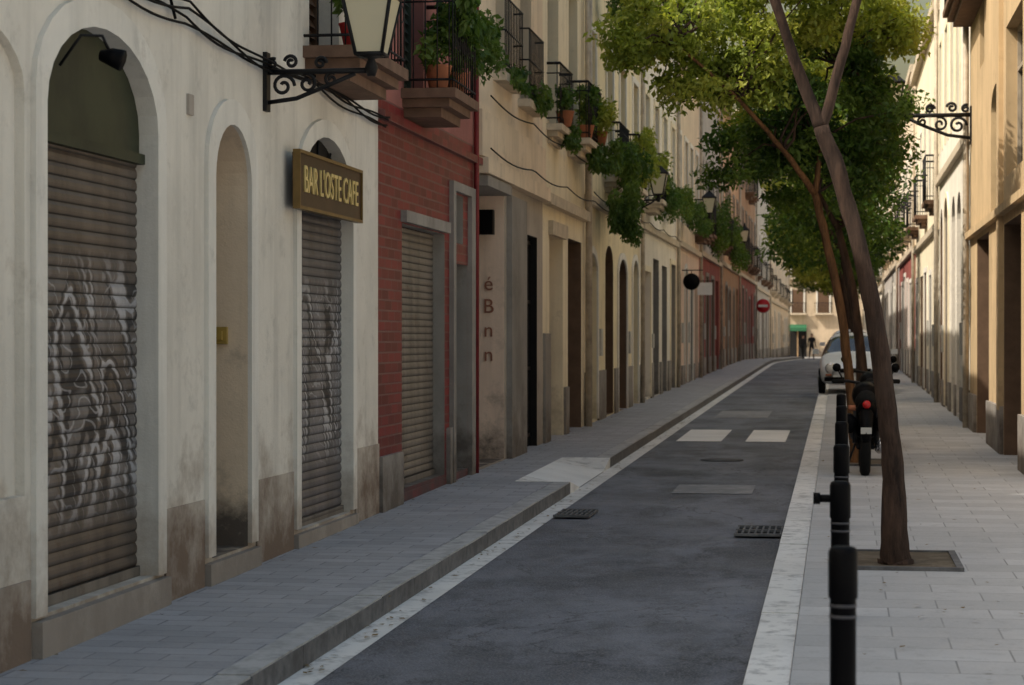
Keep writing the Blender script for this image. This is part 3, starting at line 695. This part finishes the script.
# ------------------------------------------------------------------ trees
def tree(name,trunk,branches,blobs,nl,lsize=.09,nsub=26,sub=(.28,.5),seed=1,bk='bark'):
    rnd=random.Random(seed); base=Vector(trunk[0][0]); b=B(name,base)
    def sm(path,n=5):
        P=[Vector(p) for p,_ in path]; R=[r for _,r in path]; op=[];orr=[]
        for i in range(len(P)-1):
            p0=P[max(i-1,0)];p1=P[i];p2=P[i+1];p3=P[min(i+2,len(P)-1)]
            for k in range(n):
                t=k/n
                q=.5*((2*p1)+(p2-p0)*t+(2*p0-5*p1+4*p2-p3)*t*t+(3*p1-p0-3*p2+p3)*t**3)
                op.append(q+Vector((rnd.uniform(-1,1),rnd.uniform(-1,1),0))*.006); orr.append((R[i]*(1-t)+R[i+1]*t)*rnd.uniform(.95,1.06))
        op.append(P[-1]);orr.append(R[-1]); return op,orr
    for pth in [trunk]+branches:
        p,r=sm(pth); b.tube('trunk',M[bk],p,r,12)
    allp=[Vector(q[0]) for br in ([trunk[-2:]]+branches) for q in br]
    cl=[]
    for (cx,cy,cz,rx,ry,rz,mm) in blobs:
        sublist=[]
        for i in range(nsub):
            d=Vector((rnd.gauss(0,1),rnd.gauss(0,1),rnd.gauss(0,1))).normalized(); q=rnd.random()**.4
            c=Vector((cx+d.x*rx*q,cy+d.y*ry*q,cz+d.z*rz*q)); r=rnd.uniform(*sub)
            sublist.append((c.x,c.y,c.z,r*1.15,r*1.15,r*.7))
            if i%2==0:
                st=min(allp,key=lambda a:(a-c).length); mid=(st+c)/2+Vector((0,0,.12))
                b.tube('limbs',M['bark'],[st,st*.7+mid*.3+Vector((rnd.uniform(-.1,.1),0,0)),mid,c],[.022,.018,.012,.005],6)
        cl.append((sublist,mm,rx*ry*rz))
    b.done()
    tot=sum(c[2]**.7 for c in cl)
    for sublist,mm,vol in cl:
        leafobj('foliage',mm,sublist,int(nl*vol**.7/tot),lsize,b.e,base)
LD,LY=M['leaf'],M['leaf_sunlit']  # darker and sunlit greens paint shade and light across the crowns
tree('street_tree',[((.414,15.5,.2),.15),((.405,15.5,.3),.105),((.39,15.5,.83),.080),((.33,15.5,1.47),.070),((.215,15.5,2.19),.064),((.04,15.5,2.9),.060),((-.12,15.5,3.36),.058)],
 [[((-.12,15.5,3.34),.05),((-.28,15.5,3.76),.04),((-.45,15.4,4.26),.036),((-.75,15.3,5.1),.03),((-1.0,15.3,6.2),.02)],
  [((-.12,15.5,3.34),.042),((.0,15.5,3.75),.036),((.13,15.6,4.26),.032),((.3,15.8,5.0),.03),((.5,16,6.1),.02)]],
 [(-.9,15.4,6.7,.9,.9,.6,LD),(.5,15.9,6.6,.8,.9,.6,LD)],4000,lsize=.10,nsub=14,seed=3)
tree('street_tree',[((.22,26.4,.28),.11),((.21,26.4,.5),.07),((.13,26.4,1.35),.058),((.02,26.4,2.28),.054),((-.16,26.4,3.1),.052),((-.28,26.4,3.6),.045)],
 [[((-.28,26.4,3.6),.042),((-.65,26,4.1),.032),((-1.2,25.5,4.7),.025),((-1.9,25,5.3),.015)],
  [((-.28,26.4,3.6),.04),((-.2,26.4,4.2),.032),((.0,26.6,5.2),.02)]],
 [(-1.85,25.4,5.5,.85,1.1,.75,LY),(-1.55,25.6,4.95,.6,.8,.4,LY),(-1.1,25.8,5.0,.5,.8,.5,LY),(-.9,25.8,5.9,.8,1.0,.7,LY),(.05,26.4,4.75,.75,1.0,.75,LD),(-.2,25.8,6.0,1.0,1.0,.7,LY),(-.7,26.7,4.3,.5,.8,.5,LD),(.5,26.8,5.6,.5,.8,.5,LY),(.45,27,4.5,.4,.8,.7,LD),(.15,27,3.9,.45,.8,.4,LD),(.62,26.9,5.9,.35,.7,.5,LY)],40000,lsize=.085,nsub=26,sub=(.17,.32),seed=5,bk='bark_lit')
tree('street_tree',[((.42,35.1,.35),.13),((.40,35.1,1.2),.08),((.25,35.1,2.5),.07),((.0,35.1,3.6),.06)],
 [[((.0,35.1,3.6),.05),((-.5,35,4.5),.03),((-1.1,35,5.3),.015)],[((.0,35.1,3.6),.05),((.3,35.2,4.5),.03),((.5,35.2,5.3),.015)]],
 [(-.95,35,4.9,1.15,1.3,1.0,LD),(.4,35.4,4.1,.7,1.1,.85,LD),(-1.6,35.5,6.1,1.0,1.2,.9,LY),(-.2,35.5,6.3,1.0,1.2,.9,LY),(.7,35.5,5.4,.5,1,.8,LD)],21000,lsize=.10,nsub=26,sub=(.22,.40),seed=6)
for (y,sd,m2) in ((46,8,LD),(57,9,LY),(70,10,LY),(84,11,LY),(100,12,LD)):
    G=g(y)
    tree('street_tree',[((.5,y,G+.08),.14),((.45,y,G+1.2),.085),((.25,y,G+2.4),.07),((.05,y,G+3.3),.06)],
     [[((.05,y,G+3.3),.05),((-.5,y,G+4.3),.03),((-1,y,G+5),.015)]],
     [(-.7,y,G+4.0,1.2,1.4,.95,m2),(.5,y+.4,G+3.8,.9,1.3,.9,LD),(-.4,y,G+5.4,1.4,1.4,.9,LY)],9000,lsize=.13,nsub=20,sub=(.28,.5),seed=sd)

# ------------------------------------------------------------------ balcony plants
def plant(x,y,z,rx,ry,rz,n,pot=True,size=.08,m=None,droop=0,name='potted_plant',potm=None):
    b=B(name,(x,y,z))
    if pot:
        b.tube('pot',potm or M['pot'],[(x,y,z),(x,y,z+.02),(x,y,z+.2),(x,y,z+.22)],[.08,.09,.13,.14],12)
    zc=z+(.3+rz*.6 if pot else 0); b.done(); cl=[]
    for i in range(9): cl.append((x+random.uniform(-1,1)*rx*.7,y+random.uniform(-1,1)*ry*.7,zc+random.uniform(-1,1)*rz*.7,rx*.45,ry*.45,rz*.45))
    leafobj('leaves',m or M['leafp'],cl,n,size,b.e,Vector((x,y,z)),droop)
hp=dict(pot=False,name='hanging_plant')
plant(-3.75,16.4,4.09,.13,.3,.15,250,potm=M['potred']); plant(-3.75,17.0,4.09,.12,.25,.3,300)
plant(-3.75,19.9,4.2,.15,.3,.3,500); plant(-3.7,20.5,4.2,.18,.3,.45,800); plant(-3.6,20.9,4.75,.15,.25,.35,500,droop=1,**hp)
plant(-3.6,20.3,4.95,.25,.6,.2,1000,droop=1.5,**hp); plant(-3.7,22.6,5.0,.2,.6,.35,700,droop=1,**hp)
plant(-3.85,25.6,5.0,.12,.5,.15,400,droop=1,**hp); plant(-3.85,27.7,4.95,.14,.5,.2,500,droop=1,**hp)
plant(-3.8,32.3,4.85,.2,.4,.35,700); plant(-3.7,33.3,4.85,.3,.5,.35,1000,m=LY)
plant(-3.6,33.2,4.7,.28,.6,.3,1300,droop=1.5,**hp)
plant(-3.85,30.2,4.85,.12,.4,.15,350); plant(-3.8,30.8,4.75,.15,.4,.25,500,droop=1.5,**hp)
plant(-3.55,36.2,3.95,.3,.6,.55,3400,droop=2,size=.07,**hp)
plant(-3.6,37.4,4.6,.35,.7,.6,2400,droop=1,m=LD,**hp)
plant(-3.6,39.6,5.2,.3,.9,.5,1800,droop=1,m=LY,**hp); plant(-3.6,36.5,7.4,.3,.9,.4,1400,droop=1,**hp)
plant(-3.7,38.4,4.45,.25,.5,.4,900); plant(-3.65,43.0,5.2,.35,.9,.4,1500,m=LY,**hp)
plant(-3.7,46.5,4.9,.3,1.0,.5,1300,droop=1,**hp); plant(-3.65,50.0,5.0,.35,1.0,.5,1300,m=LD,droop=1,**hp)
plant(-3.7,52.0,4.8,.25,.7,.3,700); plant(-3.65,56,5.0,.35,1.0,.5,1200,droop=1,**hp); plant(-3.65,60.0,5.2,.3,.8,.5,900,m=LD,droop=1,**hp)
plant(-3.6,66.0,5.2,.4,1.6,1.0,2000,m=LD,droop=1,size=.1,**hp); plant(-3.6,76.0,5.2,.45,1.8,1.0,1800,m=LD,droop=1,size=.12,**hp)

# ------------------------------------------------------------------ car
def car(cx,cy,z):
    b=B('parked_car',(cx,cy,z))
    S=[(0,.34,.52,.60,.55,.40),(.06,.24,.62,.68,.74,.55),(.35,.20,.70,.78,.82,.62),(.75,.20,.80,.88,.84,.66),(1.1,.20,.88,.96,.85,.68),
       (1.5,.20,.90,1.22,.85,.62),(1.8,.20,.91,1.38,.85,.58),(2.3,.20,.92,1.45,.85,.58),(2.9,.20,.93,1.43,.85,.57),(3.3,.20,.93,1.36,.84,.56),(3.65,.22,.92,1.12,.80,.58),(3.85,.28,.80,.92,.74,.56),(3.92,.36,.62,.70,.60,.42)]
    v=[];f=[];mi=[]
    for (y,zb,zl,zt,wb,wt) in S:
        half=[(wb*.80,zb),(wb*.97,zb+.08),(wb,zb+(zl-zb)*.55),(wb*.96,zl),(wt,zt-.035),(wt*.55,zt+.01)]
        rg=[(x,zz) for x,zz in half]+[(-x,zz) for x,zz in half[::-1]]
        v+=[(cx+x,cy+y,z+zz) for x,zz in rg]
    n=12
    for i in range(len(S)-1):
        for j in range(n):
            k=(j+1)%n; f.append((i*n+j,i*n+k,(i+1)*n+k,(i+1)*n+j))
            glass=0
            if j in(3,7) and 4<=i<=9: glass=1
            if j in(4,5,6) and i in(4,5): glass=1
            if j in(4,5,6) and i in(9,): glass=1
            mi.append(glass)
    f.append(tuple(range(n))); mi.append(0); f.append(tuple((len(S)-1)*n+j for j in range(n))[::-1]); mi.append(0)
    me=bpy.data.meshes.new('body'); me.from_pydata(v,[],f); me.materials.append(M['carpaint']); me.materials.append(M['glass'])
    me.polygons.foreach_set('material_index',mi); me.polygons.foreach_set('use_smooth',[True]*len(f)); me.update()
    o=bpy.data.objects.new('body',me); scene.collection.objects.link(o); o.parent=b.e; o.location=(-cx,-cy,-z)
    sub=o.modifiers.new('s','SUBSURF'); sub.levels=2; sub.render_levels=2
    for sx in(-1,1):
        for y in(.72,3.15):
            X0=cx+sx*.70; X1=cx+sx*.86
            b.tube('tyres',M['rubber'],[(X0,cy+y,z+.30),(X0+sx*.02,cy+y,z+.30),(X1-sx*.02,cy+y,z+.30),(X1,cy+y,z+.30)],[.27,.30,.30,.27],22)
            b.tube('hubcaps',M['chrome'],[(X1,cy+y,z+.30),(X1+sx*.012,cy+y,z+.30)],[.19,.15],16)
        b.tube('headlights',M['signwhite'],[(cx+sx*.58,cy-.005,z+.60),(cx+sx*.56,cy+.14,z+.62)],[.10,.13],14)
        b.tube('headlight_rims',M['chrome'],[(cx+sx*.58,cy+.01,z+.60),(cx+sx*.57,cy+.06,z+.61)],.125,14)
        b.box('mirrors',M['carpaint'],cx+sx*.93-.08,cx+sx*.93+.08,cy+1.32,cy+1.42,z+.93,z+1.05)
        b.box('indicators',M['pot'],cx+sx*.62-.07,cx+sx*.62+.07,cy-.02,cy+.05,z+.43,z+.47)
    b.box('grille',M['black'],cx-.36,cx+.36,cy-.015,cy+.05,z+.50,z+.60)
    b.box('bumper',M['black'],cx-.72,cx+.72,cy-.05,cy+.1,z+.30,z+.40)
    b.box('number_plate',M['signwhite'],cx-.25,cx+.25,cy-.07,cy-.052,z+.32,z+.42)
    for k in(-.25,.2): b.tube('wipers',M['black'],[(cx+k,cy+1.18,z+.99),(cx+k+.4,cy+1.42,z+1.16)],.01,5)
    b.done()
car(.40,50.5,g(50.5)+.088)
car(.45,66,g(66)+.088)

# ------------------------------------------------------------------ motorcycle
def motorcycle(cx,cy,z,lean=.08):
    b=B('motorcycle',(cx,cy,z))
    def P(x,y,zz): return (cx+x+lean*zz,cy+y,z+zz)
    for y in(0,1.32):
        R=.27
        b.tube('tyres',M['rubber'],[P(0,y+R*math.cos(a),.31+R*math.sin(a)) for a in [2*math.pi*k/24 for k in range(25)]],.06,8,False)
        b.tube('rims',M['chrome'],[P(0,y+.2*math.cos(a),.31+.2*math.sin(a)) for a in [2*math.pi*k/20 for k in range(21)]],.018,6,False)
        for k in range(5):
            a=2*math.pi*k/5; b.tube('spokes',M['chrome'],[P(0,y,.31),P(0,y+.2*math.cos(a),.31+.2*math.sin(a))],.014,5)
        b.tube('hubs',M['iron'],[P(-.06,y,.31),P(.06,y,.31)],.05,10)
    b.tube('swingarm',M['iron'],[P(.08,0,.31),P(.09,.5,.38)],.025,6);b.tube('swingarm',M['iron'],[P(-.08,0,.31),P(-.09,.5,.38)],.025,6)
    b.tube('fork',M['chrome'],[P(.09,1.32,.31),P(.09,1.02,.98)],.025,8);b.tube('fork',M['chrome'],[P(-.09,1.32,.31),P(-.09,1.02,.98)],.025,8)
    b.tube('handlebars',M['iron'],[P(-.36,.82,1.04),P(-.2,.95,1.04),P(0,1.0,1.0),P(.2,.95,1.04),P(.36,.82,1.04)],.018,8)
    for sx in(-1,1):
        b.tube('grips',M['rubber'],[P(sx*.26,.9,1.04),P(sx*.38,.81,1.04)],.026,8)
        b.tube('mirror_stalks',M['iron'],[P(sx*.26,.9,1.05),P(sx*.33,.93,1.18)],.01,5); b.tube('mirrors',M['black'],[P(sx*.34,.94,1.20),P(sx*.34,.915,1.20)],.05,12)
        b.tube('rear_indicators',M['pot'],[P(sx*.12,-.1,.76),P(sx*.2,-.1,.76)],.03,8)
        b.tube('shock_absorbers',M['iron'],[P(sx*.12,.05,.36),P(sx*.12,.2,.74)],.028,8)
        b.tube('panniers',M['black'],[P(sx*.2,-.12,.58),P(sx*.2,-.1,.58),P(sx*.2,.28,.58),P(sx*.2,.3,.58)],[.06,.11,.11,.06],10)
    b.tube('fuel_tank',M['black'],[P(0,.55,.80),P(0,.65,.86),P(0,.85,.88),P(0,1.0,.84)],[.08,.15,.16,.07],14)
    b.tube('seat',M['rubber'],[P(0,-.12,.84),P(0,.0,.84),P(0,.35,.80),P(0,.6,.80)],[.06,.12,.13,.09],12)
    b.tube('tail_cowl',M['black'],[P(0,-.2,.82),P(0,-.05,.76),P(0,.3,.72)],[.05,.1,.12],12)
    b.tube('tail_lamp',M['redlamp'],[P(0,-.235,.80),P(0,-.18,.80)],[.04,.05],12)
    b.tube('rear_mudguard',M['black'],[P(0,-.34,.40),P(0,-.30,.55),P(0,-.2,.68),P(0,.0,.70)],[.05,.07,.08,.08],8)
    b.tube('side_panels',M['black'],[P(0,.05,.5),P(0,.3,.55),P(0,.55,.55)],[.1,.17,.14],10)
    b.box('number_plate',M['box'],cx-.06+lean*.5,cx+.06+lean*.5,cy-.375,cy-.365,z+.48,z+.55)
    b.tube('engine',M['iron'],[P(0,.45,.42),P(0,.6,.48),P(0,.85,.46)],[.14,.19,.12],12)
    b.tube('exhaust',M['chrome'],[P(.14,.75,.25),P(.16,.3,.26),P(.17,-.2,.36)],[.025,.035,.05],10)
    b.tube('headlamp',M['chrome'],[P(0,1.08,.92),P(0,1.2,.90)],[.06,.1],12)
    b.tube('front_mudguard',M['black'],[P(0,1.32+.34*math.cos(a),.31+.34*math.sin(a)) for a in [.4,.9,1.4,1.9,2.4]],.04,6)
    b.tube('stand',M['iron'],[P(-.1,.6,.35),(cx-.22,cy+.62,z)],.014,6)
    b.done()
motorcycle(.30,24.4,g(24.4)+.088,.02); motorcycle(.5,29.5,g(29.5)+.088,-.06)

# ------------------------------------------------------------------ people
def clothes(name,top,leg,hair):
    n=NT(name); z=n.xyz()[2]
    c=n.mix(n.math('GREATER_THAN',z,.88),leg,top)
    c=n.mix(n.math('GREATER_THAN',z,1.47),c,(.45,.27,.2)); c=n.mix(n.math('GREATER_THAN',z,1.63),c,hair)
    c=n.mix(n.math('LESS_THAN',z,.07),c,(.02,.02,.02)); return n.fin(c,.8)
def mkperson(x,y,z,rot,m,stride=.18):
    V=[(0,0,.93),(0,0,1.1),(0,0,1.33),(0,0,1.47),(0,-.01,1.54),(0,-.02,1.63),(0,0,1.72),
       (.18,0,1.40),(.24,.06,1.14),(.25,-.06,.9),(.25,-.09,.80),(-.18,0,1.40),(-.24,-.06,1.14),(-.25,-.12,.9),(-.25,-.15,.80),
       (.09,0,.88),(.10,-stride,.48),(.10,-stride*1.0,.08),(.10,-stride-.14,.04),(-.09,0,.88),(-.10,stride*.6,.48),(-.10,stride*1.6,.10),(-.10,stride*1.6-.12,.04)]
    E=[(0,1),(1,2),(2,3),(3,4),(4,5),(5,6),(2,7),(7,8),(8,9),(9,10),(2,11),(11,12),(12,13),(13,14),(0,15),(15,16),(16,17),(17,18),(0,19),(19,20),(20,21),(21,22)]
    R=[.15,.14,.17,.06,.075,.10,.06,.07,.055,.04,.035,.07,.055,.04,.035,.11,.075,.05,.04,.11,.075,.05,.04]
    me=bpy.data.meshes.new('pedestrian'); me.from_pydata(V,E,[]); me.materials.append(m)
    o=bpy.data.objects.new('pedestrian',me); scene.collection.objects.link(o)
    o.location=(x,y,z); o.rotation_euler=(0,0,rot)
    bpy.ops.object.select_all(action='DESELECT'); bpy.context.view_layer.objects.active=o; o.select_set(True)
    bpy.ops.object.modifier_add(type='SKIN')
    bpy.ops.object.modifier_add(type='SUBSURF'); o.modifiers[-1].levels=2; o.modifiers[-1].render_levels=2
    for i,d in enumerate(o.data.skin_vertices[0].data): d.radius=(R[i],R[i]*.8); d.use_root=(i==0)
mkperson(-1.72,142,g(142)+.0,.2,clothes('dark_clothes',(.012,.012,.016),(.015,.015,.02),(.02,.015,.01)))
mkperson(-2.45,152,g(152)+.0,2.6,clothes('grey_clothes',(.025,.025,.03),(.02,.02,.02),(.03,.02,.01)),stride=.12)

# ------------------------------------------------------------------ light + camera
w=bpy.data.worlds.new('World'); scene.world=w; w.use_nodes=True; nt=w.node_tree
bg=nt.nodes['Background']; sky=nt.nodes.new('ShaderNodeTexSky'); sky.sky_type='NISHITA'; sky.sun_disc=False
EL,AZ=47,240
sky.sun_elevation=math.radians(EL); sky.sun_rotation=math.radians(AZ); sky.air_density=2.4; sky.dust_density=7.0; sky.ozone_density=2.1
nt.links.new(sky.outputs[0],bg.inputs[0]); bg.inputs[1].default_value=.15
d=Vector((math.sin(math.radians(AZ))*math.cos(math.radians(EL)),math.cos(math.radians(AZ))*math.cos(math.radians(EL)),math.sin(math.radians(EL))))
l=bpy.data.lights.new('sun','SUN'); l.energy=5; l.angle=math.radians(.5); l.color=(1,.91,.77)
lo_=bpy.data.objects.new('sun',l); scene.collection.objects.link(lo_); lo_.rotation_euler=(-d).to_track_quat('-Z','Y').to_euler()
c=bpy.data.cameras.new('camera'); co=bpy.data.objects.new('camera',c); scene.collection.objects.link(co); scene.camera=co
c.lens=75; c.sensor_width=36; c.clip_end=2000; c.clip_start=.1
co.location=(0,0,1.85); co.rotation_euler=(math.radians(90-.148),0,math.radians(8.69))
c.dof.use_dof=True; c.dof.focus_distance=17; c.dof.aperture_fstop=4.5
scene.view_settings.view_transform='Standard'; scene.view_settings.look='None'; scene.view_settings.exposure=0
